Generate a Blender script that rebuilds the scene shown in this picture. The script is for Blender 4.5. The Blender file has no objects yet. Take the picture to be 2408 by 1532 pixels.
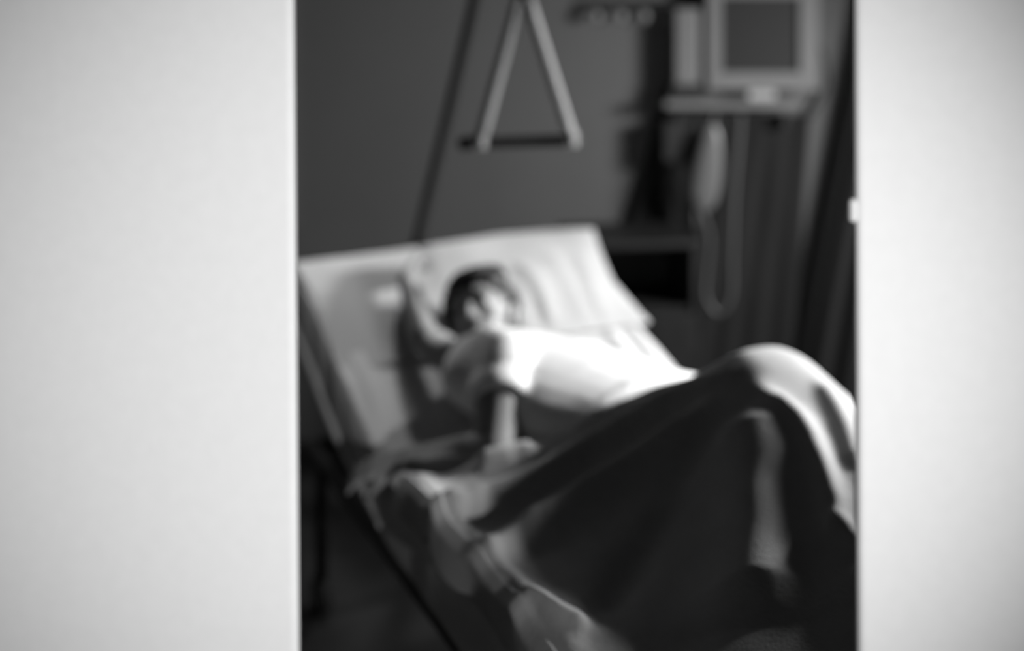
import bpy, bmesh, math, random
from mathutils import Vector, Matrix, noise

random.seed(4)
scene = bpy.context.scene
C = scene.collection

# ------------------------------------------------------------------ camera
F, Y0, EYE = 2500.0, 50.0, 1.70          # focal length in px, horizon row, eye height
W, Hh = 2408.0, 1532.0
cam_d = bpy.data.cameras.new('camera')
cam = bpy.data.objects.new('camera', cam_d)
C.objects.link(cam)
cam.location = (0, 0, EYE)
cam.rotation_euler = (math.pi / 2, 0, 0)
cam_d.sensor_fit = 'HORIZONTAL'
cam_d.sensor_width = 36.0
cam_d.lens = F / W * 36.0
cam_d.shift_y = -((Hh / 2 - Y0) / W)
cam_d.clip_start = 0.02
cam_d.dof.use_dof = True
cam_d.dof.focus_distance = 1.40
cam_d.dof.aperture_fstop = 1.0
scene.camera = cam

# ------------------------------------------------------------------ world, exposure
world = bpy.data.worlds.new('world')
scene.world = world
world.use_nodes = True
bg = world.node_tree.nodes['Background']
bg.inputs[0].default_value = (1, 1, 1, 1)
bg.inputs[1].default_value = 0.008
vs = scene.view_settings
vs.view_transform = 'Standard'
vs.look = 'None'
vs.exposure = 0.0
vs.gamma = 1.0
vs.use_curve_mapping = False


def aim(o, target):
    d = Vector(target) - o.location
    o.rotation_euler = d.to_track_quat('-Z', 'Y').to_euler()


# daylight through the small window in the right-hand wall (the window is built below)
KEY = Vector((2.22, 2.74, 1.70))
KW, KH = 0.52, 0.34
ld = bpy.data.lights.new('window_light', 'AREA')
ld.shape = 'RECTANGLE'
ld.size, ld.size_y = KH, KW
ld.energy = 66
ld.spread = math.radians(125)
lo = bpy.data.objects.new('window_light', ld)
C.objects.link(lo)
lo.location = KEY
lo.rotation_euler = (0, math.radians(70), 0)      # skylight falls inwards and down

# added, unseen spot; its soft cone shapes the falloff on the white partition
sd = bpy.data.lights.new('added_partition_light', 'SPOT')
sd.energy = 575
sd.spot_size = math.radians(25)
sd.spot_blend = 1.0
sd.shadow_soft_size = 0.06
so = bpy.data.objects.new('added_partition_light', sd)
C.objects.link(so)
so.location = (1.6, -2.0, 1.5)
aim(so, (0.0, 1.085, 1.38))

# ------------------------------------------------------------------ helpers


def P(px, py, d):
    """photo pixel + distance -> point in the room"""
    return Vector(((px - W / 2) / F * d, d, EYE - (py - Y0) / F * d))


def material(name, col, rough=0.8, metal=0.0, bump=0.0, bscale=200.0, var=0.0, vscale=6.0, spec=0.3, sheen=0.0):
    m = bpy.data.materials.new(name)
    m.use_nodes = True
    nt = m.node_tree
    b = nt.nodes['Principled BSDF']
    b.inputs['Base Color'].default_value = (col, col, col, 1)
    b.inputs['Roughness'].default_value = rough
    b.inputs['Metallic'].default_value = metal
    b.inputs['Specular IOR Level'].default_value = spec
    if sheen:
        b.inputs['Sheen Weight'].default_value = sheen
    tc = nt.nodes.new('ShaderNodeTexCoord')
    if var:
        n = nt.nodes.new('ShaderNodeTexNoise')
        n.inputs['Scale'].default_value = vscale
        n.inputs['Detail'].default_value = 5
        nt.links.new(tc.outputs['Object'], n.inputs['Vector'])
        r = nt.nodes.new('ShaderNodeMapRange')
        r.inputs[1].default_value = 0.3
        r.inputs[2].default_value = 0.7
        r.inputs[3].default_value = col * (1 - var)
        r.inputs[4].default_value = min(1, col * (1 + var))
        nt.links.new(n.outputs['Fac'], r.inputs[0])
        nt.links.new(r.outputs[0], b.inputs['Base Color'])
    if bump:
        n2 = nt.nodes.new('ShaderNodeTexNoise')
        n2.inputs['Scale'].default_value = bscale
        n2.inputs['Detail'].default_value = 3
        nt.links.new(tc.outputs['Object'], n2.inputs['Vector'])
        bp = nt.nodes.new('ShaderNodeBump')
        bp.inputs['Strength'].default_value = bump
        bp.inputs['Distance'].default_value = 0.004
        nt.links.new(n2.outputs['Fac'], bp.inputs['Height'])
        nt.links.new(bp.outputs[0], b.inputs['Normal'])
    return m


M = {
    'white_wall': material('white_painted_plaster', 0.86, 0.75, bump=0.08, bscale=320, var=0.015, vscale=60),
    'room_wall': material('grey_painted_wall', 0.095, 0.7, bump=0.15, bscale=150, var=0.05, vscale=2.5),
    'dark_wall': material('dark_low_bounce_wall', 0.06, 0.8, bump=0.15, bscale=150, var=0.05, vscale=2.5),  # unseen walls kept dark to hold down bounce light
    'floor': material('dark_linoleum', 0.02, 0.45, var=0.25, vscale=5),
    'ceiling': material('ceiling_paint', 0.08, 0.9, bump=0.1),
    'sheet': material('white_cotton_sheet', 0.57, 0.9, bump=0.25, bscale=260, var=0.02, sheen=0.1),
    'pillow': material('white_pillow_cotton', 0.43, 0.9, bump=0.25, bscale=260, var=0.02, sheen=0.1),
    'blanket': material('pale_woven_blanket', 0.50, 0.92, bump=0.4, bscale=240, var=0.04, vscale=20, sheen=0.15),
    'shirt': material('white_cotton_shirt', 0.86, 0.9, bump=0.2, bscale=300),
    'skin': material('skin', 0.27, 0.5, bump=0.12, bscale=180, var=0.06, vscale=14),
    'lip': material('lip_skin', 0.17, 0.45),
    'hair': material('dark_hair', 0.018, 0.5, bump=0.6, bscale=120, spec=0.4),
    'dark_metal': material('dark_enamelled_metal', 0.022, 0.35, metal=0.3, spec=0.5),
    'bed_metal': material('black_bed_frame_metal', 0.015, 0.4, spec=0.4),
    'strap': material('pale_webbing', 0.3, 0.85, bump=0.5, bscale=400),
    'black_plastic': material('black_plastic', 0.010, 0.6, spec=0.4),
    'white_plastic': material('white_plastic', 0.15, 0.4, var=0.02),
    'grey_plastic': material('grey_plastic', 0.35, 0.45),
    'screen': material('dark_screen_glass', 0.03, 0.25, spec=0.4),
    'dark_curtain': material('black_curtain_cloth', 0.016, 0.95, bump=0.3, bscale=300),
    'shade_sheet': material('dark_shade_sheet', 0.013, 0.95, bump=0.3, bscale=300),
    'cabinet': material('dark_stained_wood', 0.012, 0.5, var=0.3, vscale=9),
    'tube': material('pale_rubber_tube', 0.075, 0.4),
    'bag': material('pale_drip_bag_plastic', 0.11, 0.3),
    'rubber': material('black_rubber', 0.02, 0.8),
}
lampm = bpy.data.materials.new('bright_window_glass')
lampm.use_nodes = True
_b = lampm.node_tree.nodes['Principled BSDF']
_b.inputs['Base Color'].default_value = (.9, .9, .9, 1)
_b.inputs['Emission Color'].default_value = (1, 1, 1, 1)
_b.inputs['Emission Strength'].default_value = 3.0


def obj(name, bm, mat, parent=None, smooth=False):
    me = bpy.data.meshes.new(name)
    bm.normal_update()
    bm.to_mesh(me)
    bm.free()
    me.materials.append(M[mat] if isinstance(mat, str) else mat)
    if smooth:
        for p in me.polygons:
            p.use_smooth = True
    o = bpy.data.objects.new(name, me)
    C.objects.link(o)
    if parent:
        o.parent = parent
        o.matrix_parent_inverse = parent.matrix_world.inverted()
    return o


def empty(name, loc, label, cat, group=None):
    e = bpy.data.objects.new(name, None)
    C.objects.link(e)
    e.location = loc
    e.empty_display_size = 0.05
    bpy.context.view_layer.update()
    return tag(e, label, cat, group)


def tag(o, label, cat, group=None):
    o['label'] = label
    o['category'] = cat
    if group:
        o['group'] = group
    return o


def structure(o):
    o['kind'] = 'structure'
    return o


def add_box(bm, c, s, rz=0.0, bev=0.0, rot=None):
    """box with centre c, size s"""
    t = bmesh.new()
    bmesh.ops.create_cube(t, size=1.0)
    bmesh.ops.scale(t, vec=Vector(s), verts=t.verts)
    if bev:
        bmesh.ops.bevel(t, geom=list(t.edges), offset=bev, segments=3, profile=0.5, affect='EDGES')
    m = Matrix.Translation(Vector(c)) @ (rot.to_4x4() if rot else Matrix.Rotation(rz, 4, 'Z'))
    t.transform(m)
    merge(bm, t)
    return bm


def merge(bm, t):
    me = bpy.data.meshes.new('tmp')
    t.to_mesh(me)
    t.free()
    bm.from_mesh(me)
    bpy.data.meshes.remove(me)


def spline(pts, n=10):
    """Catmull-Rom through 3D points"""
    pts = [Vector(p) for p in pts]
    out = []
    for i in range(len(pts) - 1):
        p0 = pts[max(i - 1, 0)]
        p1, p2 = pts[i], pts[i + 1]
        p3 = pts[min(i + 2, len(pts) - 1)]
        for k in range(n):
            t = k / n
            out.append(0.5 * ((2 * p1) + (p2 - p0) * t + (2 * p0 - 5 * p1 + 4 * p2 - p3) * t * t + (3 * p1 - p0 - 3 * p2 + p3) * t ** 3))
    out.append(pts[-1])
    return out


def add_tube(bm, pts, r, seg=12, radii=None, flat=1.0):
    """tube along points, capped"""
    pts = [Vector(p) for p in pts]
    rings = []
    ref = None
    for i, p in enumerate(pts):
        a = pts[max(i - 1, 0)]
        b = pts[min(i + 1, len(pts) - 1)]
        t = (b - a).normalized()
        if ref is None:
            ref = Vector((0, 0, 1)) if abs(t.z) < 0.9 else Vector((1, 0, 0))
        x = (ref - t * ref.dot(t)).normalized()
        ref = x
        y = t.cross(x)
        rr = radii[i] if radii else r
        rings.append([bm.verts.new(p + (x * math.cos(2 * math.pi * k / seg) + y * math.sin(2 * math.pi * k / seg) * flat) * rr) for k in range(seg)])
    for i in range(len(rings) - 1):
        for k in range(seg):
            bm.faces.new((rings[i][k], rings[i][(k + 1) % seg], rings[i + 1][(k + 1) % seg], rings[i + 1][k]))
    bm.faces.new(list(reversed(rings[0])))
    bm.faces.new(rings[-1])
    return bm


def add_ball(bm, c, r, axes=None, sub=2):
    """ellipsoid; r = radius or (rx,ry,rz); axes = 3x3 matrix"""
    t = bmesh.new()
    bmesh.ops.create_icosphere(t, subdivisions=sub, radius=1.0)
    s = Vector(r) if hasattr(r, '__len__') else Vector((r, r, r))
    bmesh.ops.scale(t, vec=s, verts=t.verts)
    m = Matrix.Translation(Vector(c))
    if axes:
        m = m @ axes.to_4x4()
    t.transform(m)
    merge(bm, t)


def add_limb(bm, chain):
    """tapering limb through [(point, radius), ...]"""
    for (p, r), (q, s) in zip(chain[:-1], chain[1:]):
        p, q = Vector(p), Vector(q)
        add_tube(bm, [p, p.lerp(q, .5), q], r, 16, radii=[r, (r + s) / 2, s])
    for p, r in chain:
        add_ball(bm, p, r, sub=3 if r > .03 else 2)


def fuse(bm, voxel, smooth=4, factor=0.5):
    """union of overlapping closed shapes -> one continuous skin"""
    me = bpy.data.meshes.new('tmp')
    bm.to_mesh(me)
    bm.free()
    o = bpy.data.objects.new('tmp', me)
    C.objects.link(o)
    r = o.modifiers.new('r', 'REMESH')
    r.mode = 'VOXEL'
    r.voxel_size = voxel
    s = o.modifiers.new('s', 'SMOOTH')
    s.iterations = smooth
    s.factor = factor
    dg = bpy.context.evaluated_depsgraph_get()
    ev = o.evaluated_get(dg)
    out = bmesh.new()
    m2 = ev.to_mesh()
    out.from_mesh(m2)
    ev.to_mesh_clear()
    bpy.data.objects.remove(o)
    bpy.data.meshes.remove(me)
    return out


# ------------------------------------------------------------------ room shell
YP = 1.10            # far face of the thin white partition in front of the bed
YF = 1.085           # its near face
XL, XR = P(690, 0, YF).x, P(2017, 0, YF).x
RL, RR, YB, ZC = -2.1, 2.3, 4.05, 2.75


def prism(name, pts, y0, y1, mat, bev=0.0):
    """upright slab from (x,z) outline between y0 and y1"""
    bm = bmesh.new()
    a = [bm.verts.new((x, y0, z)) for x, z in pts]
    b = [bm.verts.new((x, y1, z)) for x, z in pts]
    bm.faces.new(a)
    bm.faces.new(list(reversed(b)))
    n = len(pts)
    for i in range(n):
        bm.faces.new((a[i], b[i], b[(i + 1) % n], a[(i + 1) % n]))
    bmesh.ops.recalc_face_normals(bm, faces=bm.faces)
    if bev:
        es = [e for e in bm.edges if abs(e.verts[0].co.z - e.verts[1].co.z) > 0.5]
        bmesh.ops.bevel(bm, geom=es, offset=bev, segments=3, profile=0.5, affect='EDGES')
    return obj(name, bm, mat)


# the left edge of the opening is a little out of plumb, as in the photo
lx = lambda z: P(688 + 12 * (EYE - z) / (1532 / F * YF), 0, YF).x
rx = lambda z: P(2011 + 8 * (EYE - z) / (1532 / F * YF), 0, YF).x
wl = prism('wall_front_left', [(RL, 0), (lx(0), 0), (lx(ZC), ZC), (RL, ZC)], YF, YP, 'white_wall', 0.006)
wr = prism('wall_front_right', [(rx(0), 0), (RR, 0), (RR, ZC), (rx(ZC), ZC)], YF, YP, 'white_wall', 0.006)
for o in (wl, wr):
    structure(o)
# dark layer added behind the partition, cutting its bounce onto the bed
for nm, a, b in (('wall_inner_left', RL, lx(1.2) - .03), ('wall_inner_right', rx(1.2) + .03, RR)):
    structure(prism(nm, [(a, 0), (b, 0), (b, ZC), (a, ZC)], YP, YP + .012, 'dark_wall'))

bm = bmesh.new(); add_box(bm, ((RL + RR) / 2, -2.45, ZC / 2), (RR - RL + .2, 0.1, ZC)); structure(obj('wall_corridor', bm, 'dark_wall'))
# latch tongue on the right-hand edge
bm = bmesh.new()
zc = P(2013, 497, YF).z
xc = rx(zc)
add_box(bm, (xc - 0.001, (YF + YP) / 2, zc), (0.010, 0.012, 0.024), bev=0.004)
latch = structure(obj('trim_1', bm, 'white_wall', smooth=True))

bm = bmesh.new(); add_box(bm, ((RL + RR) / 2, .8, -0.05), (RR - RL + .2, 6.8, 0.1)); structure(obj('floor', bm, 'floor'))
bm = bmesh.new(); add_box(bm, ((RL + RR) / 2, (YP + YB) / 2, ZC + .05), (RR - RL + .2, YB - YP + .2, 0.1)); structure(obj('ceiling', bm, 'ceiling'))
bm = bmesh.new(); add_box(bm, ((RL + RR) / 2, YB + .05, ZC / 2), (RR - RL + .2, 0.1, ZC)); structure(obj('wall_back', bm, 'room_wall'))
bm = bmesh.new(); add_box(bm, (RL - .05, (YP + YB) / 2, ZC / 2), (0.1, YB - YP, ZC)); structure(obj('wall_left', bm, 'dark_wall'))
# unseen block added to keep the window light off the bed foot
bm = bmesh.new(); add_box(bm, ((1.28 + RR) / 2, (YP + .02 + 2.16) / 2, ZC / 2), (RR - 1.28, 2.16 - YP - .02, ZC)); structure(obj('wall_light_blocker', bm, 'dark_wall'))
# right wall with the window hole
bm = bmesh.new()
wy0, wy1, wz0, wz1 = KEY.y - KW / 2, KEY.y + KW / 2, KEY.z - KH / 2, KEY.z + KH / 2
add_box(bm, (RR + .05, (YP + wy0) / 2, ZC / 2), (0.1, wy0 - YP, ZC))
add_box(bm, (RR + .05, (YB + wy1) / 2, ZC / 2), (0.1, YB - wy1, ZC))
add_box(bm, (RR + .05, KEY.y, wz0 / 2), (0.1, KW, wz0))
add_box(bm, (RR + .05, KEY.y, (wz1 + ZC) / 2), (0.1, KW, ZC - wz1))
structure(obj('wall_right', bm, 'room_wall'))
win = bpy.data.objects.new('window_1', None)
C.objects.link(win)
win.location = (RR + .06, KEY.y, wz0)
structure(win)
bpy.context.view_layer.update()
bm = bmesh.new()
for c, sz in (((RR + .05, KEY.y, wz0 + .02), (.06, KW, .04)), ((RR + .05, KEY.y, wz1 - .02), (.06, KW, .04)),
              ((RR + .05, wy0 + .02, KEY.z), (.06, .04, KH - .08)), ((RR + .05, wy1 - .02, KEY.z), (.06, .04, KH - .08))):
    add_box(bm, c, sz)
obj('window_frame', bm, 'white_plastic', win)
bm = bmesh.new()
add_box(bm, (RR + .06, KEY.y, KEY.z), (.006, KW - .08, KH - .08))
obj('pane', bm, lampm, win)
bm = bmesh.new(); add_box(bm, ((RL + RR) / 2, YB - .008, .05), (RR - RL, 0.016, 0.1), bev=.003); structure(obj('baseboard_back', bm, 'bed_metal'))

# added fill lamp, out of view, lifting the pillow, shoulder and face
RL_P, RL_T = Vector((-.28, 3.80, 2.12)), Vector((-.32, 2.98, .88))
rlamp = empty('fill_lamp', (RL_P.x, YB, RL_P.z), 'added hooded fill lamp, out of view, high on the wall over the bed head', 'lamp')
rd = bpy.data.lights.new('fill_light', 'SPOT')
rd.energy = 48
rd.spot_size = math.radians(50)
rd.spot_blend = 1.0
rd.shadow_soft_size = 0.07
ro = bpy.data.objects.new('fill_light', rd)
C.objects.link(ro)
ro.location = RL_P
aim(ro, RL_T)
q3 = ro.rotation_euler.to_matrix()
bm = bmesh.new()
add_tube(bm, [RL_P + q3 @ Vector((0, 0, z)) for z in (.09, .10, .16, .17)], .06, 20, radii=[.085, .085, .05, .03])
obj('hood', bm, 'dark_metal', rlamp, smooth=True)
bm = bmesh.new()
add_tube(bm, spline([RL_P + q3 @ Vector((0, 0, .16)), RL_P + Vector((0, .14, .20)), Vector((RL_P.x, YB - .01, RL_P.z + .10))], 6), .012, 10)
add_box(bm, (RL_P.x, YB - .012, RL_P.z + .10), (.08, .024, .10), bev=.004)
obj('bracket', bm, 'dark_metal', rlamp)

# housing of the added spot
slamp = empty('added_spot', so.location, 'small black spot lamp, unseen, added to brighten the white partition', 'lamp')
q2 = so.rotation_euler.to_matrix()
bm = bmesh.new()
n = 20
for r0, z0, z1 in ((.075, .02, .16),):
    add_tube(bm, [so.location + q2 @ Vector((0, 0, z0 + .06)), so.location + q2 @ Vector((0, 0, z1 + .06))], r0, 20)
obj('shade', bm, 'black_plastic', slamp)
bm = bmesh.new()
_p = so.location + q2 @ Vector((0, 0, .2))
add_tube(bm, [_p, Vector((_p.x, -2.40, _p.z))], .014)
add_box(bm, (_p.x, -2.39, _p.z), (.09, .02, .09), bev=.004)
obj('stem', bm, 'black_plastic', slamp)

# ------------------------------------------------------------------ bed frame of reference
ANG = math.radians(26)
HD = Vector((-0.637, 3.10, 0))                                # head end, left corner
UV = Vector((math.cos(ANG), math.sin(ANG), 0))                # across the bed
VV = Vector((math.sin(ANG), -math.cos(ANG), 0))               # towards the foot
BW, BL = 0.90, 1.92
ZM, ZH, VB = 0.66, 0.975, 0.86                                # mattress top, raised head, hinge


def B(u, v, z):
    p = HD + UV * u + VV * v
    return Vector((p.x, p.y, z))


def to_uv(p):
    r = Vector((p.x, p.y, 0)) - HD
    return r.dot(UV), r.dot(VV)


def sstep(a, b, x):
    t = max(0.0, min(1.0, (x - a) / (b - a)))
    return t * t * (3 - 2 * t)


def zbed(v):
    """mattress top along the bed"""
    raw = ZM + (ZH - ZM) * (1 - v / VB)
    d = raw - ZM
    return ZM + 0.5 * (d + math.sqrt(d * d + 0.0016))


def cast(px, py, hf):
    """where the view line of a photo pixel meets the surface z=hf(u,v)"""
    d = 1.2
    while d < 4.2:
        p = P(px, py, d)
        u, v = to_uv(p)
        if -0.3 < u < 1.4 and -0.1 < v < 2.2 and p.z < hf(u, v):
            return u, v
        if p.z < .55:
            return None
        d += 0.004
    return None


def seg_dist(u, v, poly):
    """distance to a polyline of (u,v) and the place along it 0..1"""
    best, bt = 9.0, 0.0
    n = len(poly) - 1
    for i in range(n):
        ax, ay = poly[i]
        bx, by = poly[i + 1]
        dx, dy = bx - ax, by - ay
        L = dx * dx + dy * dy
        t = 0 if L == 0 else max(0, min(1, ((u - ax) * dx + (v - ay) * dy) / L))
        d = math.hypot(u - ax - t * dx, v - ay - t * dy)
        if d < best:
            best, bt = d, (i + t) / n
    return best, bt


def lines_to_uv(lines, hf):
    out = []
    for pts, amp, wid in lines:
        sp = spline([Vector((x, y, 0)) for x, y in pts], 4)
        poly = [q for q in (cast(p.x, p.y, hf) for p in sp) if q]
        if len(poly) > 1:
            out.append((poly, amp, wid))
    return out


def ridge_sum(u, v, ridges):
    s = 0.0
    for poly, amp, wid in ridges:
        d, t = seg_dist(u, v, poly)
        if d < wid * 3:
            s += amp * math.exp(-(d / wid) ** 2) * min(1, 0.25 + 4 * t) * min(1, 0.25 + 4 * (1 - t))
    return s


def grid_object(name, fn, nu, nv, mat, parent, thick=0.006):
    bm = bmesh.new()
    rows = [[bm.verts.new(fn(i / nu, j / nv)) for i in range(nu + 1)] for j in range(nv + 1)]
    for j in range(nv):
        for i in range(nu):
            bm.faces.new((rows[j][i], rows[j + 1][i], rows[j + 1][i + 1], rows[j][i + 1]))
    bmesh.ops.recalc_face_normals(bm, faces=bm.faces)
    if sum(f.normal.z for f in bm.faces) < 0:
        bmesh.ops.reverse_faces(bm, faces=bm.faces)
    o = obj(name, bm, mat, parent, smooth=True)
    if thick:
        m = o.modifiers.new('thickness', 'SOLIDIFY')
        m.thickness = thick
        m.offset = -1
    return o


# ------------------------------------------------------------------ bed
bed = empty('hospital_bed', B(.5, .96, 0), 'hospital bed with raised back and black frame, standing aslant', 'bed')

# mattress in its fitted sheet
sheet_lines = lines_to_uv([
    ([(712, 670), (760, 800), (840, 960), (905, 1075)], .016, .020),
    ([(760, 690), (830, 850), (890, 1000)], .012, .018),
    ([(700, 700), (728, 800), (770, 900)], .010, .014),
    ([(815, 690), (858, 860), (905, 1020)], .012, .016),
    ([(1400, 640), (1480, 760), (1560, 870)], .012, .022),
    ([(1420, 760), (1470, 830), (1530, 890)], .012, .018),
], lambda u, v: zbed(v) if 0 <= u <= BW else 0)


def mattress_top(u, v):
    z = zbed(v) + ridge_sum(u, v, sheet_lines) + 0.004 * noise.noise(Vector((u * 7, v * 5, 1)))
    # dip where the person lies
    d, _ = seg_dist(u, v, [(.4, .45), (.5, .8), (.6, 1.05)])
    return z - 0.02 * math.exp(-(d / .18) ** 2)


def mattress_fn(a, b):
    """a: across, wrapping down both sides; b: along"""
    v = -0.005 + b * (BL - 0.03)
    T = 0.125
    s = a * (BW + 2 * T) - T
    wob = 0.008 * noise.noise(Vector((s * 5, v * 9, 4)))
    if s < 0:
        e = min(1, -s / .03)
        dz = -s
        uu = -0.012 * e + wob
        z = zbed(v) + (mattress_top(0, v) - zbed(v)) * max(0, 1 + s / .05) - dz
        return B(uu, v, z)
    if s > BW:
        dz = s - BW
        return B(BW + 0.012 * min(1, dz / .03) + wob, v, zbed(v) - dz)
    edge = min(s, BW - s)
    z = mattress_top(s, v) - 0.014 * max(0, 1 - edge / .03) ** 2
    vend = max(0, 1 - v / .03) if v < .03 else 0
    return B(s, v, z - 0.02 * vend ** 2)


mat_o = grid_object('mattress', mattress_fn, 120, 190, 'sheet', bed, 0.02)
# rolled hem of the sheet along the left side
bm = bmesh.new()
hem = []
for k in range(60):
    v = k / 59 * .83
    hem.append(B(-0.022 + .006 * math.sin(v * 9), v, zbed(v) - 0.112 - .012 * math.sin(v * 5 + 1)))
add_tube(bm, hem, .009, 8)
obj('hem', bm, 'sheet', mat_o, smooth=True)

# steel frame
bm = bmesh.new()
for u in (.06, BW - .06):
    add_tube(bm, [B(u, -.03, .44), B(u, BL, .44)], .02, 10)
for v in (-.03, VB, BL):
    add_tube(bm, [B(.06, v, .44), B(BW - .06, v, .44)], .02, 10)
obj('frame', bm, 'bed_metal', bed, smooth=True)
bm = bmesh.new()
for u in (.08, BW - .08):
    add_tube(bm, [B(u, .0, ZH - .17), B(u, VB, ZM - .15), B(u, BL - .02, ZM - .15)], .014, 10)
for k in range(8):
    v = .04 + k * .25
    add_tube(bm, [B(.08, v, zbed(v) - .158), B(BW - .08, v, zbed(v) - .158)], .01, 8)
obj('backrest_frame', bm, 'bed_metal', bed, smooth=True)
for u in (.2, BW - .2):
    bm = bmesh.new()
    add_tube(bm, [B(u, .35, .45), B(u, .30, zbed(.3) - .165)], .012, 8)
    obj('lift_strut', bm, 'bed_metal', bed, smooth=True)
for u, v in ((.06, .08), (BW - .06, .08), (.06, BL - .12), (BW - .06, BL - .12)):
    bm = bmesh.new()
    add_tube(bm, [B(u, v, .45), B(u, v, .09)], .018, 10)
    lg = obj('leg', bm, 'bed_metal', bed, smooth=True)
    bm = bmesh.new()
    c = B(u, v, .05)
    add_tube(bm, [c - UV * .016, c + UV * .016], .05, 18)
    obj('castor', bm, 'rubber', lg)
bm = bmesh.new()
add_tube(bm, spline([B(.1, BL + .01, .46), B(.1, BL + .01, .62), B(.16, BL + .01, .67), B(BW - .16, BL + .01, .67), B(BW - .1, BL + .01, .62), B(BW - .1, BL + .01, .46)], 8), .016, 10)
obj('footboard_rail', bm, 'bed_metal', bed, smooth=True)

# lifting pole at the head end
pole = [B(.40, -.065, .50), P(972, 615, 3.31), P(985, 560, 3.30), P(1052, 280, 3.22), P(1106, 50, 3.16), P(1150, -150, 3.06), P(1190, -210, 3.0), P(1232, -225, 2.88)]
POLE = spline(pole, 10)
bm = bmesh.new()
add_tube(bm, POLE, .019, 14)
obj('lifting_pole', bm, 'dark_metal', bed, smooth=True)
bm = bmesh.new()
add_box(bm, B(.40, -.045, .47), (.05, .07, .09), ANG, .006)
obj('pole_socket', bm, 'bed_metal', bed)

# ------------------------------------------------------------------ trapeze handle
TD = 2.90
apex = P(1232, -8, TD)
trap = empty('trapeze_handle', P(1220, 338, TD), 'triangular trapeze grip with pale straps and black bar above the bed', 'handle')
bar_l, bar_r = P(1080, 337, TD), P(1366, 331, TD)
bm = bmesh.new()
L = (bar_r - bar_l)
add_tube(bm, [bar_l + L * t for t in (0, .02, .1, .5, .9, .98, 1)], .016, 16, radii=[.014, .0200, .0170, .0165, .0170, .0190, .014])
bar = obj('bar', bm, 'black_plastic', trap, smooth=True)
bm = bmesh.new()
add_ball(bm, bar_l + L * .05, (.022, .022, .022), sub=3)
obj('end_knob', bm, 'black_plastic', trap, smooth=True)


def strap(p_top, p_bot, w):
    bm = bmesh.new()
    add_tube(bm, [p_top.lerp(p_bot, k / 8) for k in range(9)], w / 2, 14)
    add_tube(bm, [p_bot - L.normalized() * w * .5, p_bot + L.normalized() * w * .5], .0225, 16)
    return bm


obj('strap', strap(apex + Vector((-.012, 0, 0)), P(1130, 332, TD - .004), .034), 'strap', trap, smooth=True)
obj('strap', strap(apex + Vector((.008, 0, 0)), P(1344, 327, TD - .004), .034), 'strap', trap, smooth=True)
bm = bmesh.new()
add_tube(bm, [apex + Vector((0, 0, -.012)), P(1232, -205, TD)], .006, 8)
add_tube(bm, [apex + Vector((-.03, 0, 0)), apex + Vector((.03, 0, 0))], .012, 12)
obj('hanger', bm, 'dark_metal', trap, smooth=True)

# ------------------------------------------------------------------ pillow
PU0, PU1, PV0, PV1 = -.01, .93, -.01, .46
PT = .085


def pillow_profile(u, v):
    x = (u - (PU0 + PU1) / 2) / ((PU1 - PU0) / 2)
    y = (v - (PV0 + PV1) / 2) / ((PV1 - PV0) / 2)
    k = max(0, (1 - abs(x) ** 2.6)) * max(0, (1 - abs(y) ** 2.6))
    return k ** .5


pil_base = lambda u, v: (zbed(v) + PT * .8 * pillow_profile(u, v)) if (PU0 < u < PU1 and PV0 < v < PV1) else 0
pillow_lines = lines_to_uv([
    ([(1215, 640), (1275, 690), (1300, 760)], .012, .014),
    ([(1245, 690), (1285, 760), (1330, 800)], -.012, .014),
    ([(1360, 610), (1400, 700), (1450, 780)], .010, .018),
    ([(1290, 620), (1345, 690), (1395, 790)], .007, .016),
], pil_base)


def pillow_fn(side):
    def fn(a, b):
        # squash the grid so the corners stay pointed and the sides bow inwards
        x, y = a * 2 - 1, b * 2 - 1
        u = (PU0 + PU1) / 2 + (PU1 - PU0) / 2 * x * (1 - .03 * (1 - y * y))
        v = (PV0 + PV1) / 2 + (PV1 - PV0) / 2 * y * (1 - .03 * (1 - x * x))
        if x > 0:
            u += .085 * x * max(0, 1 - b * 1.6)        # the far right corner is pulled out
        k = (max(0, 1 - abs(x) ** 3.0) * max(0, 1 - abs(y) ** 3.0)) ** .62
        base = zbed(max(v, 0)) + .012 + .012 * a
        if side < 0:
            return B(u, v, base - .012 * sstep(.3, 1, y) - .004 * k)
        base -= .012 * sstep(.3, 1, y)
        z = base + .006 + PT * .8 * k * (.22 + .78 * sstep(.12, .75, a)) * (1 - .7 * sstep(.15, 1, y))
        z += ridge_sum(u, v, pillow_lines) * k + .006 * k * noise.noise(Vector((u * 9, v * 9, 2)))
        # hollow under the head
        z -= .062 * k * math.exp(-(math.hypot((u - .40) / .15, (v - .44) / .15)) ** 2)
        return B(u, v, z)
    return fn


def pillow_mesh():
    n = 70
    bm = bmesh.new()
    top, bot = pillow_fn(1), pillow_fn(-1)
    R1 = [[bm.verts.new(top(i / n, j / n)) for i in range(n + 1)] for j in range(n + 1)]
    R2 = [[bm.verts.new(bot(i / n, j / n)) for i in range(n + 1)] for j in range(n + 1)]
    for j in range(n):
        for i in range(n):
            bm.faces.new((R1[j][i], R1[j + 1][i], R1[j + 1][i + 1], R1[j][i + 1]))
            bm.faces.new((R2[j][i], R2[j][i + 1], R2[j + 1][i + 1], R2[j + 1][i]))
    ring = lambda R: [R[0][i] for i in range(n)] + [R[j][n] for j in range(n)] + [R[n][n - i] for i in range(n)] + [R[n - j][0] for j in range(n)]
    a, b = ring(R1), ring(R2)
    for i in range(len(a)):
        k = (i + 1) % len(a)
        bm.faces.new((a[i], a[k], b[k], b[i]))
    bmesh.ops.recalc_face_normals(bm, faces=bm.faces)
    return bm


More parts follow.
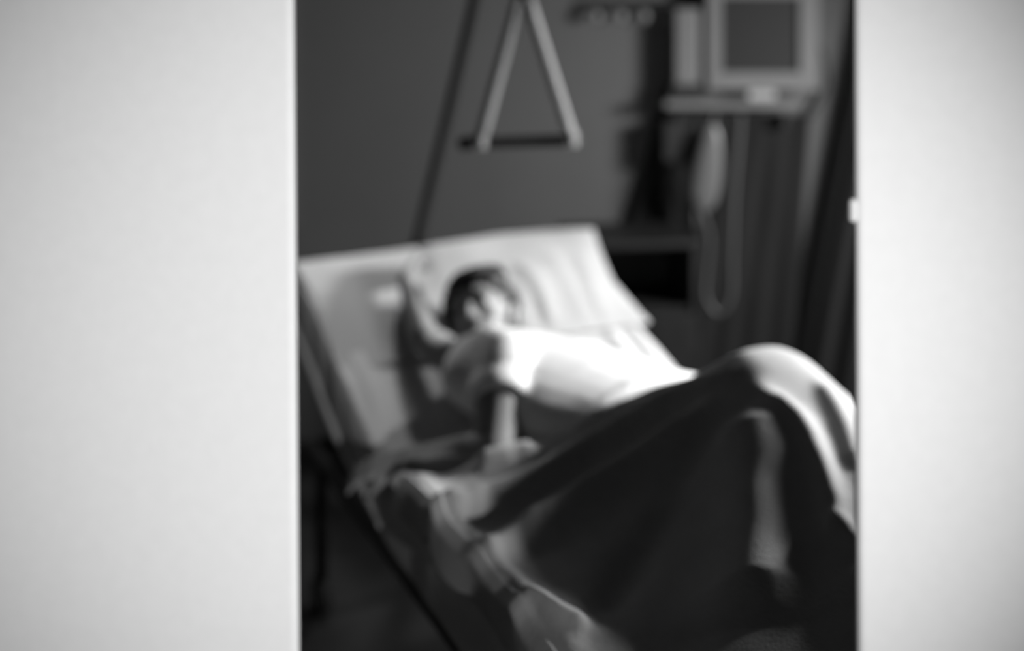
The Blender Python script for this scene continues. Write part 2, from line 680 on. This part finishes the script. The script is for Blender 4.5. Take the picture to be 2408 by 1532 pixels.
pil = obj('pillow', pillow_mesh(), 'pillow', None, smooth=True)
tag(pil, 'creased white pillow under the dark-haired head', 'pillow')

# ------------------------------------------------------------------ the person
person = empty('person', B(.55, .85, ZM), 'person in white short-sleeved shirt lying in bed, one hand raised to the pole', 'person')
hc = P(1134, 748, 2.82)                      # head centre
up = (-VV * .62 + UV * .16 + Vector((0, 0, .80))).normalized()
fw = (VV * .66 - UV * .66 + Vector((0, 0, .30)))
fw = (fw - up * fw.dot(up)).normalized()
lf = up.cross(fw).normalized()               # towards the person's left
HM = Matrix((lf, fw, up)).transposed()


HS = 1.10


def head_ball(bm, c, r, axes=None, sub=2):
    add_ball(bm, c, tuple(k * HS for k in r) if hasattr(r, '__len__') else r * HS, axes, sub)


def Hd(x, y, z):
    """head coordinates: x left, y forward, z up"""
    return hc + (lf * x + fw * y + up * z) * HS


shL = P(1190, 858, 2.52)
shR = P(1108, 872, 2.70)
chest = (shL + shR) / 2 + Vector((.13, -.04, -.03))
hip = P(1570, 1000, 2.42)
LAT = Vector((-.05, -.98, -.10)).normalized()          # across the trunk, towards the viewer
elL = P(1165, 1068, 2.33)
wrL = P(965, 1082, 2.35)
elR = P(1000, 795, 2.70)
wrR = P(957, 655, 2.96)
knL, knR = B(.67, 1.33, .895), B(.60, 1.36, .87)
anL, anR = B(.56, 1.66, .73), B(.44, 1.66, .73)

bm = bmesh.new()
# skull, jaw, face
head_ball(bm, Hd(0, -.012, .022), (.074, .092, .088), HM, 3)
head_ball(bm, Hd(0, .018, -.030), (.060, .066, .075), HM, 3)
head_ball(bm, Hd(0, .052, -.086), (.026, .024, .022), HM, 2)          # chin
for s in (-1, 1):
    head_ball(bm, Hd(s * .036, .056, -.020), (.022, .018, .020), HM, 2)   # cheek bones
    head_ball(bm, Hd(s * .030, .074, .022), (.026, .012, .008), HM, 2)    # brows
    head_ball(bm, Hd(s * .031, .066, .006), (.015, .012, .010), HM, 2)    # closed lids
    head_ball(bm, Hd(s * .076, -.008, -.008), (.008, .018, .032), HM, 2)  # ears
    head_ball(bm, Hd(s * .080, -.016, .004), (.006, .014, .018), HM, 2)
add_limb(bm, [(Hd(0, .078, .012), .008), (Hd(0, .092, -.022), .012)])    # nose
for s in (-1, 1):
    head_ball(bm, Hd(s * .011, .084, -.026), .009, None, 2)
head_ball(bm, Hd(0, .076, -.052), (.024, .010, .006), HM, 2)
head_ball(bm, Hd(0, .074, -.063), (.020, .010, .007), HM, 2)
# neck, shoulders, trunk
neck = (shL + shR) / 2 + Vector((-.01, .03, .01))
add_limb(bm, [(Hd(0, -.02, -.05), .052), (neck, .058)])
add_limb(bm, [(shL, .062), (neck, .07), (shR, .062)])
TAX = (hip - chest).normalized()
TN = TAX.cross(LAT).normalized()
if TN.z < 0:
    TN = -TN
TL = TN.cross(TAX).normalized()
TM = Matrix((TAX, TL, TN)).transposed()


def trunk(bm, inf):
    c0 = (shL + shR) / 2
    for k in range(33):
        t = k / 32
        c = c0.lerp(chest, t / .3) if t < .3 else chest.lerp(hip, (t - .3) / .7)
        lat = .14 + .065 * math.sin(min(1, t * 2) * 1.57) - .015 * math.exp(-((t - .65) / .15) ** 2)
        dep = .080 + .014 * math.sin(t * math.pi)
        add_ball(bm, c, (.085 + inf, lat + inf, dep + inf), TM, 3)


trunk(bm, 0)
# arms
add_limb(bm, [(shL, .060), (shL.lerp(elL, .5), .061), (elL, .052), (elL.lerp(wrL, .3), .047), (wrL, .027)])
add_limb(bm, [(shR, .055), (shR.lerp(elR, .5), .047), (elR, .038), (elR.lerp(wrR, .3), .038), (wrR, .026)])
# legs
for s, kn, an in ((1, knL, anL), (-1, knR, anR)):
    h0 = hip + UV * (.06 * s) + VV * .02
    add_limb(bm, [(h0, .088), (h0.lerp(kn, .5), .070), (kn, .054), (kn.lerp(an, .35), .052), (an, .034)])
    toe = an + VV * .15 + Vector((0, 0, -.025))
    add_limb(bm, [(an + Vector((0, 0, -.02)), .034), (an.lerp(toe, .6), .03), (toe, .022)])


def hand(bm, wrist, direction, palm_n, curl, thumb_side, scale=1.0):
    """palm, four unequal bent fingers and a side thumb"""
    d = direction.normalized()
    n = (palm_n - d * palm_n.dot(d)).normalized()
    s = d.cross(n) * thumb_side
    sc = scale
    for k in range(-2, 3):
        add_limb(bm, [(wrist + s * .007 * k * sc, .016 * sc), (wrist + d * .085 * sc + s * .017 * k * sc, .0125 * sc)])
    for k, ln in ((1.5, .074), (.5, .082), (-.5, .077), (-1.5, .060)):
        p = wrist + d * .088 * sc + s * .0205 * k * sc
        dirn = d.copy()
        chain = [(p, .0095 * sc)]
        for j, fr in enumerate((.45, .32, .23)):
            dirn = (dirn * math.cos(curl[j]) + n * math.sin(curl[j])).normalized()
            nn = (n - dirn * n.dot(dirn))
            p = p + dirn * ln * fr * sc
            n_local = nn
            chain.append((p, (.0092 - .0009 * j) * sc))
        add_limb(bm, chain)
    p = wrist + d * .030 * sc + s * .026 * sc
    q1 = p + (d * .030 + s * .024 + n * .012) * sc
    q2 = q1 + (d * .026 + s * .004 + n * .018) * sc
    q3 = q2 + (d * .018 - s * .008 + n * .016) * sc
    add_limb(bm, [(p, .015 * sc), (q1, .012 * sc), (q2, .0105 * sc), (q3, .009 * sc)])


grip = P(986, 560, 3.30)
hdir = (P(994, 560, 3.24) - wrR)
hand(bm, wrR + hdir.normalized() * .015, hdir, Vector((.55, .35, -.25)), (.55, .75, .6), 1, .95)
hand(bm, wrL + Vector((-.012, 0, 0)), (wrL - elL) + Vector((0, 0, -.03)), Vector((0, .25, -1)), (.25, .35, .3), 1, .9)
body = obj('body', fuse(bm, .0045, 5), 'skin', person, smooth=True)

# lips
bm = bmesh.new()
head_ball(bm, Hd(0, .080, -.0525), (.019, .007, .0035), HM, 2)
head_ball(bm, Hd(0, .079, -.0605), (.017, .007, .0045), HM, 2)
obj('lips', bm, 'lip', person, smooth=True)
for s in (-1, 1):
    bm = bmesh.new()
    add_tube(bm, [Hd(s * x, y, z) for x, y, z in ((.014, .084, .024), (.030, .083, .030), (.046, .072, .026))], .004, 8, radii=[.004, .0045, .002])
    obj('eyebrow', bm, 'hair', person, smooth=True)
    bm = bmesh.new()
    add_tube(bm, [Hd(s * x, y, z) for x, y, z in ((.019, .0765, .003), (.031, .0785, -.001), (.043, .072, .003))], .0018, 6)
    obj('eyelash', bm, 'hair', person, smooth=True)

# hair: short and dark, falling over the right temple
bm = bmesh.new()
head_ball(bm, Hd(0, -.022, .038), (.082, .094, .086), HM, 3)
head_ball(bm, Hd(0, -.060, .005), (.074, .058, .075), HM, 3)
for k in range(15):
    a = -1.15 + 2.3 * k / 14
    x = .078 * math.sin(a)
    y = .076 * math.cos(a) - .012
    add_limb(bm, [(Hd(x * .8, y * .6, .104), .016), (Hd(x, y * .98, .082), .013), (Hd(x * 1.04, y * 1.05, .064 + .006 * math.sin(k * 2.1)), .008)])
for k in range(4):
    add_limb(bm, [(Hd(-.072, .030 - .018 * k, .058), .015), (Hd(-.079, .026 - .018 * k, .020), .012), (Hd(-.080, .018 - .014 * k, -.022), .007)])
    add_limb(bm, [(Hd(.070, .004 - .018 * k, .058), .014), (Hd(.078, .000 - .018 * k, .025), .010)])
hair = obj('hair', fuse(bm, .004, 3), 'hair', person, smooth=True)

# white shirt
bm = bmesh.new()
inf = .012
add_limb(bm, [(shL, .064 + inf), (neck.lerp(shL, .45), .07 + inf)])
add_limb(bm, [(shR, .060 + inf), (neck.lerp(shR, .45), .068 + inf)])
trunk(bm, inf)


def sleeve(sh, el, f, r0, r1):
    end = sh.lerp(el, f)
    n = 6
    pts = [sh.lerp(end, k / n) for k in range(n + 1)]
    add_tube(bm, pts, r0, 20, radii=[r0 + (r1 - r0) * k / n + .003 * math.sin(k * 1.7) for k in range(n + 1)])


sleeve(shL, elL, .48, .074, .084)
sleeve(shR, elR, .35, .066, .062)
for k in range(3):          # creases
    c = chest.lerp(hip, .05 + .4 * k)
    add_tube(bm, spline([c + TL * y + TN * (.098 * math.sqrt(max(0, 1 - (y / .19) ** 2)) + .001) + TAX * (y * .5) for y in (-.13, -.06, .0, .07, .14)], 6), .009, 8)
shirt = obj('shirt', fuse(bm, .006, 8), 'shirt', person, smooth=True)

# ------------------------------------------------------------------ blanket
KN = B(.655, 1.34, 0)


def cone(u, v, poly, hs, w, p=1.0):
    """drape over a limb: height hs along the polyline, falling off over width w"""
    d, t = seg_dist(u, v, poly)
    x = t * (len(hs) - 1)
    i = min(int(x), len(hs) - 2)
    h = hs[i] + (hs[i + 1] - hs[i]) * (x - i)
    ww = w[i] + (w[i + 1] - w[i]) * (x - i)
    return h * math.exp(-(d / ww) ** 2 * .9)


def smax(a, b, k=.04):
    return 0.5 * (a + b + math.sqrt((a - b) ** 2 + k * k))


def tent(u, v, poly, hs, w, fl=.0):
    """cloth hung over a ridge: steep at the ridge, flattening out"""
    d, t = seg_dist(u, v, poly)
    x = t * (len(hs) - 1)
    i = min(int(x), len(hs) - 2)
    h = hs[i] + (hs[i + 1] - hs[i]) * (x - i)
    ww = w[i] + (w[i + 1] - w[i]) * (x - i)
    r = max(0, d - fl)
    r = math.sqrt(r * r + .0025) - .05
    return h * math.exp(-r / ww)


def blanket_raw(u, v):
    z0 = zbed(v) + .03
    h = tent(u, v, [(.42, .88), (.60, .98), (.655, 1.32)], [.155, .245, .318], [.20, .20, .20], .05)
    h = smax(h, tent(u, v, [(.655, 1.32), (.62, 1.52), (.54, 1.80)], [.315, .27, .17], [.20, .18, .18], .06), .03)
    h = smax(h, tent(u, v, [(.655, 1.32), (.76, 1.40), (.84, 1.70)], [.315, .22, .05], [.18, .15, .12], .05), .03)
    h = smax(h, tent(u, v, [(.04, .84), (.42, .88)], [.06, .12], [.12, .2]), .03)
    return z0 + max(0, h - .012)


# the blanket may nowhere cut into the body: probe the body from above and lay the cloth over it
from mathutils.bvhtree import BVHTree
trees = []
for o in (body, shirt):
    t = bmesh.new()
    t.from_mesh(o.data)
    t.transform(o.matrix_world)
    trees.append(BVHTree.FromBMesh(t))
    t.free()
GN, GM = 80, 110
gu = lambda i: -.05 + i / GN * 1.05
gv = lambda j: .70 + j / GM * 1.25
raw = [[blanket_raw(gu(i), gv(j)) for i in range(GN + 1)] for j in range(GM + 1)]
low = []
for j in range(GM + 1):
    row = []
    for i in range(GN + 1):
        p = B(gu(i), gv(j), 2.0)
        zz = 0
        for tr in trees:
            hit = tr.ray_cast(p, Vector((0, 0, -1)))
            if hit[0] is not None:
                zz = max(zz, hit[0].z + .016)
        row.append(zz)
    low.append(row)
fld = [[max(a, b) for a, b in zip(r, q)] for r, q in zip(raw, low)]
for it in range(6):
    nf = []
    for j in range(GM + 1):
        row = []
        for i in range(GN + 1):
            acc = n = 0
            for dj in (-1, 0, 1):
                for di in (-1, 0, 1):
                    jj, ii = j + dj, i + di
                    if 0 <= jj <= GM and 0 <= ii <= GN:
                        acc += fld[jj][ii]
                        n += 1
            row.append(max(acc / n, low[j][i]) if it < 5 else max(acc / n, low[j][i] - .006))
        nf.append(row)
    fld = nf


def blanket_base(u, v):
    x = max(0, min(GN - 1e-4, (u + .05) / 1.05 * GN))
    y = max(0, min(GM - 1e-4, (v - .70) / 1.25 * GM))
    i, j = int(x), int(y)
    a, b = x - i, y - j
    return (fld[j][i] * (1 - a) + fld[j][i + 1] * a) * (1 - b) + (fld[j + 1][i] * (1 - a) + fld[j + 1][i + 1] * a) * b


cast_base = lambda u, v: blanket_base(u, v) if -.03 <= u <= BW + .05 else 0
hem_px = [(892, 1128), (1000, 1130), (1110, 1096), (1260, 1046), (1400, 965), (1500, 918), (1600, 892), (1690, 872)]
hem_uv = [q for q in (cast(x, y, cast_base) for x, y in hem_px) if q]
blanket_lines = lines_to_uv([
    ([(1690, 905), (1540, 990), (1400, 1075), (1270, 1150), (1130, 1205), (1000, 1222)], .055, .028),
    ([(1690, 975), (1560, 1070), (1440, 1150), (1340, 1215), (1260, 1260), (1130, 1330)], .055, .034),
    ([(1790, 930), (1880, 1000), (1930, 1100), (1985, 1270)], .020, .022),
    ([(1720, 1000), (1740, 1150), (1760, 1350), (1770, 1500)], .060, .080),
    ([(1680, 1010), (1580, 1180), (1480, 1340), (1420, 1430)], -.030, .035),
    ([(1210, 1420), (1300, 1460), (1390, 1490)], .022, .020),
    ([(910, 1135), (940, 1160), (975, 1210)], .014, .014),
    ([(1110, 1105), (1190, 1082), (1262, 1062)], .030, .018),
    ([(1930, 900), (1985, 1000), (2020, 1120)], .016, .022),
    ([(1935, 1240), (1990, 1260), (2040, 1300)], .012, .02),
], cast_base)


blanket_lines += [([(.0, .95), (.0, 1.2), (.012, 1.42), (.03, 1.60)], .022, .034)]


def hem_v(u):
    pts = sorted(hem_uv)
    if u <= pts[0][0]:
        return pts[0][1]
    if u >= pts[-1][0]:
        return pts[-1][1] + (u - pts[-1][0]) * .1
    for (a, b), (c, d) in zip(pts[:-1], pts[1:]):
        if a <= u <= c:
            return b + (d - b) * (u - a) / max(1e-6, c - a)
    return pts[-1][1]


def blanket_fn(a, b):
    OL, OR = .10, .30                      # overhang left / right
    s = -OL + a * (BW + OL + OR)
    uc = max(0, min(BW, s))
    v0 = hem_v(max(.0, uc))
    # soften the hem line
    v0 = sum(hem_v(max(0, min(BW, uc + k * .02))) for k in range(-2, 3)) / 5
    v = v0 + (BL - .03 - v0) * b
    # left edge draws in towards the foot
    pull = 0.10 * sstep(1.1, 1.6, v)
    top = lambda u, vv: blanket_base(u, vv) + ridge_sum(u, vv, blanket_lines) + .004 * noise.noise(Vector((u * 11, vv * 11, 7)))
    if s < 0:
        e = -s
        o = .024 * min(1, e / .03) + .012 * math.sin(v * 17) * e / OL
        z = top(0, v) - e + .01 * min(1, e / .03)
        return B(pull * 0 - o, v, max(z, .3))
    if s > BW:
        e = s - BW
        o = .024 * min(1, e / .03) + .018 * math.sin(v * 15) * e / OR
        return B(BW + o, v, top(BW, v) - e)
    z = top(s, v)
    ed = min(s, BW - s)
    z -= .010 * max(0, 1 - ed / .03) ** 2
    return B(s, v, z)


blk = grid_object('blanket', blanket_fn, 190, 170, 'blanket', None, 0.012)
tag(blk, 'pale rumpled blanket drawn over the raised knees', 'blanket')

# ------------------------------------------------------------------ bedside things on the right
# dark cabinet behind the bed's right-hand corner
cx = P(1520, 585, 3.86)
cab = empty('bedside_cabinet', (.52, 3.80, 0), 'black bedside cabinet standing behind the pillow corner', 'cabinet')
ca = math.radians(8)
cw, cdp, ch = .42, .34, P(1615, 570, 3.62).z


def cabp(x, y, z):
    r = Matrix.Rotation(ca, 3, 'Z') @ Vector((x, y, z))
    return Vector((.41, 3.80, 0)) + r


bm = bmesh.new()
add_box(bm, cabp(0, 0, ch - .012), (cw + .02, cdp + .02, .024), ca, .004)
obj('top', bm, 'cabinet', cab)
bm = bmesh.new()
for sx in (-1, 1):
    add_box(bm, cabp(sx * (cw / 2 - .01), 0, ch / 2), (.02, cdp, ch - .03), ca)
add_box(bm, cabp(0, cdp / 2 - .01, ch / 2), (cw - .02, .02, ch - .03), ca)
add_box(bm, cabp(0, 0, ch - .24), (cw - .02, cdp - .02, .02), ca)
add_box(bm, cabp(0, 0, .06), (cw - .02, cdp - .02, .02), ca)
obj('body', bm, 'cabinet', cab)
bm = bmesh.new()
add_box(bm, cabp(0, -cdp / 2 - .008, (ch - .24 + .06) / 2), (cw - .01, .018, ch - .32), ca, .003)
dr = obj('door', bm, 'cabinet', cab)
bm = bmesh.new()
add_tube(bm, [cabp(-.14, -cdp / 2 - .03, .5), cabp(-.14, -cdp / 2 - .03, .38)], .006, 8)
obj('handle', bm, 'grey_plastic', dr)

YW = 3.90
# shelf on the wall
sh = empty('wall_shelf', P(1720, 250, YW), 'narrow pale wall shelf under the monitor', 'shelf')
bm = bmesh.new()
a, b = P(1565, 236, YW), P(1885, 262, YW)
add_box(bm, ((a.x + b.x) / 2, 3.985, P(0, 248, YW).z), (b.x - a.x, .125, .030), bev=.006)
obj('board', bm, 'white_plastic', sh)
for px in (1610, 1850):
    bm = bmesh.new()
    p = P(px, 275, 3.95)
    add_box(bm, (p.x, 4.005, p.z - .015), (.02, .08, .05), bev=.004)
    obj('bracket', bm, 'bed_metal', sh)

# monitor with a dark screen
mon = empty('monitor', P(1795, 215, YW), 'white-framed monitor with a blank dark screen on the shelf', 'monitor')
zt = EYE + .13
zb = P(0, 212, 3.95).z
x0, x1 = P(1664, 0, 3.95).x, P(1925, 0, 3.95).x
bm = bmesh.new()
yy = 3.96
sx0, sx1, sz0 = P(1697, 0, 3.95).x, P(1880, 0, 3.95).x, P(0, 170, 3.95).z
sz1 = zt - .04
for c, s in ((((x0 + sx0) / 2, yy, (zb + zt) / 2), (sx0 - x0, .03, zt - zb)), (((x1 + sx1) / 2, yy, (zb + zt) / 2), (x1 - sx1, .03, zt - zb)),
             (((sx0 + sx1) / 2, yy, (zb + sz0) / 2), (sx1 - sx0, .03, sz0 - zb)), (((sx0 + sx1) / 2, yy, (sz1 + zt) / 2), (sx1 - sx0, .03, zt - sz1))):
    add_box(bm, c, s)
obj('bezel', bm, 'white_plastic', mon)
bm = bmesh.new()
add_box(bm, ((x0 + x1) / 2, yy + .042, (zb + zt) / 2), (x1 - x0 - .01, .055, zt - zb - .01), bev=.012)
obj('casing', bm, 'white_plastic', mon)
bm = bmesh.new()
add_box(bm, ((sx0 + sx1) / 2, yy + .004, (sz0 + sz1) / 2), (sx1 - sx0, .012, sz1 - sz0))
obj('screen', bm, 'screen', mon)
bm = bmesh.new()
zs = P(0, 236, YW).z
add_box(bm, ((x0 + x1) / 2, yy + .035, (zb + zs) / 2), (.10, .05, abs(zb - zs) + .004), bev=.004)
obj('foot', bm, 'grey_plastic', mon)

# slim white pump standing on the shelf, left of the monitor
pump = empty('infusion_pump', P(1612, 205, 3.86), 'slim white upright box left of the monitor on the shelf', 'pump')
bm = bmesh.new()
a, b = P(1588, 0, 3.95), P(1646, 200, 3.95)
zlow = zs + .012
add_box(bm, ((a.x + b.x) / 2, 3.985, (b.z + EYE + .05) / 2), (b.x - a.x, .065, EYE + .05 - b.z), bev=.008)
obj('casing', bm, 'white_plastic', pump)
bm = bmesh.new()
add_box(bm, ((a.x + b.x) / 2, 3.985, (b.z + zs) / 2 - .002), (b.x - a.x + .03, .06, b.z - zs), bev=.003)
obj('foot', bm, 'black_plastic', pump)

# curved cable beside the monitor
bm = bmesh.new()
add_tube(bm, spline([P(1931, 110, 4.02), P(1940, 150, 4.02), P(1944, 195, 4.02), P(1930, 232, 4.02), P(1905, 275, 4.02)], 8), .008, 8)
cb = obj('cable', bm, 'black_plastic', None, smooth=True)
tag(cb, 'dark cable curving down the right side of the monitor', 'cable')

# black box under the shelf
blackbox = empty('transformer_box', P(1602, 330, 3.95), 'black box fixed under the shelf beside the drip bag', 'box')
bm = bmesh.new()
a, b = P(1560, 285, 3.92), P(1650, 385, 3.92)
add_box(bm, ((a.x + b.x) / 2, 3.97, (a.z + b.z) / 2), (b.x - a.x, .07, a.z - b.z), bev=.01)
obj('casing', bm, 'black_plastic', blackbox)
bm = bmesh.new()
add_box(bm, ((a.x + b.x) / 2, 3.985, a.z + .012), (.04, .06, .05))
obj('bracket', bm, 'bed_metal', blackbox)

# drip bag
bag = empty('drip_bag', P(1668, 290, 3.89), 'pale drip bag hanging from the front edge of the shelf', 'drip bag')
bm = bmesh.new()
prof = [(1676, 292, .012), (1674, 320, .034), (1668, 370, .050), (1660, 430, .056), (1654, 475, .045), (1650, 500, .014)]
add_tube(bm, spline([P(x, y, 3.89) for x, y, r in prof], 4), .03, 14, flat=.35,
         radii=[v.x for v in spline([Vector((r, 0, 0)) for x, y, r in prof], 4)])
obj('pouch', bm, 'bag', bag, smooth=True)
bm = bmesh.new()
add_tube(bm, spline([P(1676, 296, 3.89), P(1680, 275, 3.895), P(1682, 262, 3.905)], 6), .004, 8)
obj('hook', bm, 'dark_metal', bag)

# looping tubes
for pts, r, lab in (
    ([(1651, 498), (1668, 560), (1662, 640), (1660, 700), (1688, 738), (1718, 700), (1722, 600), (1728, 450), (1738, 330), (1742, 268)], .010,
     'long pale tube hanging in a deep loop below the drip bag'),
    ([(1590, 385), (1596, 480), (1606, 580), (1612, 640), (1622, 690), (1634, 640), (1636, 540), (1628, 440), (1620, 386)], .008,
     'shorter pale tube looping beneath the black box')):
    bm = bmesh.new()
    dd = 3.89 if r > .009 else 3.94
    add_tube(bm, spline([P(x, y, dd + .012 * math.sin(i)) for i, (x, y) in enumerate(pts)], 10), r, 10)
    t = obj('tube', bm, 'tube', None, smooth=True)
    t.name = 'drip_tube'
    tag(t, lab, 'tube')

# knobs on a wall rail
rail = empty('wall_rail', P(1510, 30, 4.02), 'wall rail with a row of round white knobs at eye height', 'rail')
bm = bmesh.new()
a, b = P(1370, 22, 4.03), P(1660, 22, 4.03)
add_box(bm, ((a.x + b.x) / 2, 4.035, a.z + .02), (b.x - a.x, .024, .030), bev=.004)
obj('rail', bm, 'bed_metal', rail)
for px in (1400, 1458, 1514, 1572, 1632):
    bm = bmesh.new()
    p = P(px, 38, 4.0)
    add_ball(bm, p, (.021, .014, .026), None, 3)
    add_tube(bm, [p, p + Vector((0, .03, .016))], .008, 8)
    obj('knob', bm, 'white_plastic', rail, smooth=True)


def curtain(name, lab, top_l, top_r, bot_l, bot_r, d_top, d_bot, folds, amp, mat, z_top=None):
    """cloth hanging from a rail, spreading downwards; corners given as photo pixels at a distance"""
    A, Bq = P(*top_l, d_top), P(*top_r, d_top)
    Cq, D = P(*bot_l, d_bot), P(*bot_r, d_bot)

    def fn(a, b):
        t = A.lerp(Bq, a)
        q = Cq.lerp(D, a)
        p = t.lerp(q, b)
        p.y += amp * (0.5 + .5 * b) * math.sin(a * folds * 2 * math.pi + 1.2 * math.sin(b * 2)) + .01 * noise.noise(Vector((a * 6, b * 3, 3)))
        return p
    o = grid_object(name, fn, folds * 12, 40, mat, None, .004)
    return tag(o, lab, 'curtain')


# dark sheet put in for the wall shade behind the tubes, black curtain at the right edge
curtain('wall_shade_sheet', 'dark sheet standing in for shade on the wall behind the tubes', (1545, 268), (1905, 268), (1385, 950), (1860, 950), 4.02, 4.00, 7, .007, 'shade_sheet')
crt = curtain('privacy_curtain', 'black privacy curtain bunched at the right edge of the opening', (2150, -456), (2520, -456), (1840, 1100), (2520, 1100), 3.95, 3.95, 9, .025, 'dark_curtain')

rl = empty('curtain_rail', P(2300, -480, 3.95), 'thin dark rail carrying the black privacy curtain', 'curtain rail')
bm = bmesh.new()
ra, rb = P(2110, -470, 3.95), P(2540, -470, 3.95)
add_tube(bm, [ra, rb], .012, 10)
obj('rod', bm, 'dark_metal', rl, smooth=True)
for p in (ra.lerp(rb, .06), ra.lerp(rb, .94)):
    bm = bmesh.new()
    add_tube(bm, [p, Vector((p.x, YB - .005, p.z))], .008, 8)
    obj('bracket', bm, 'dark_metal', rl)
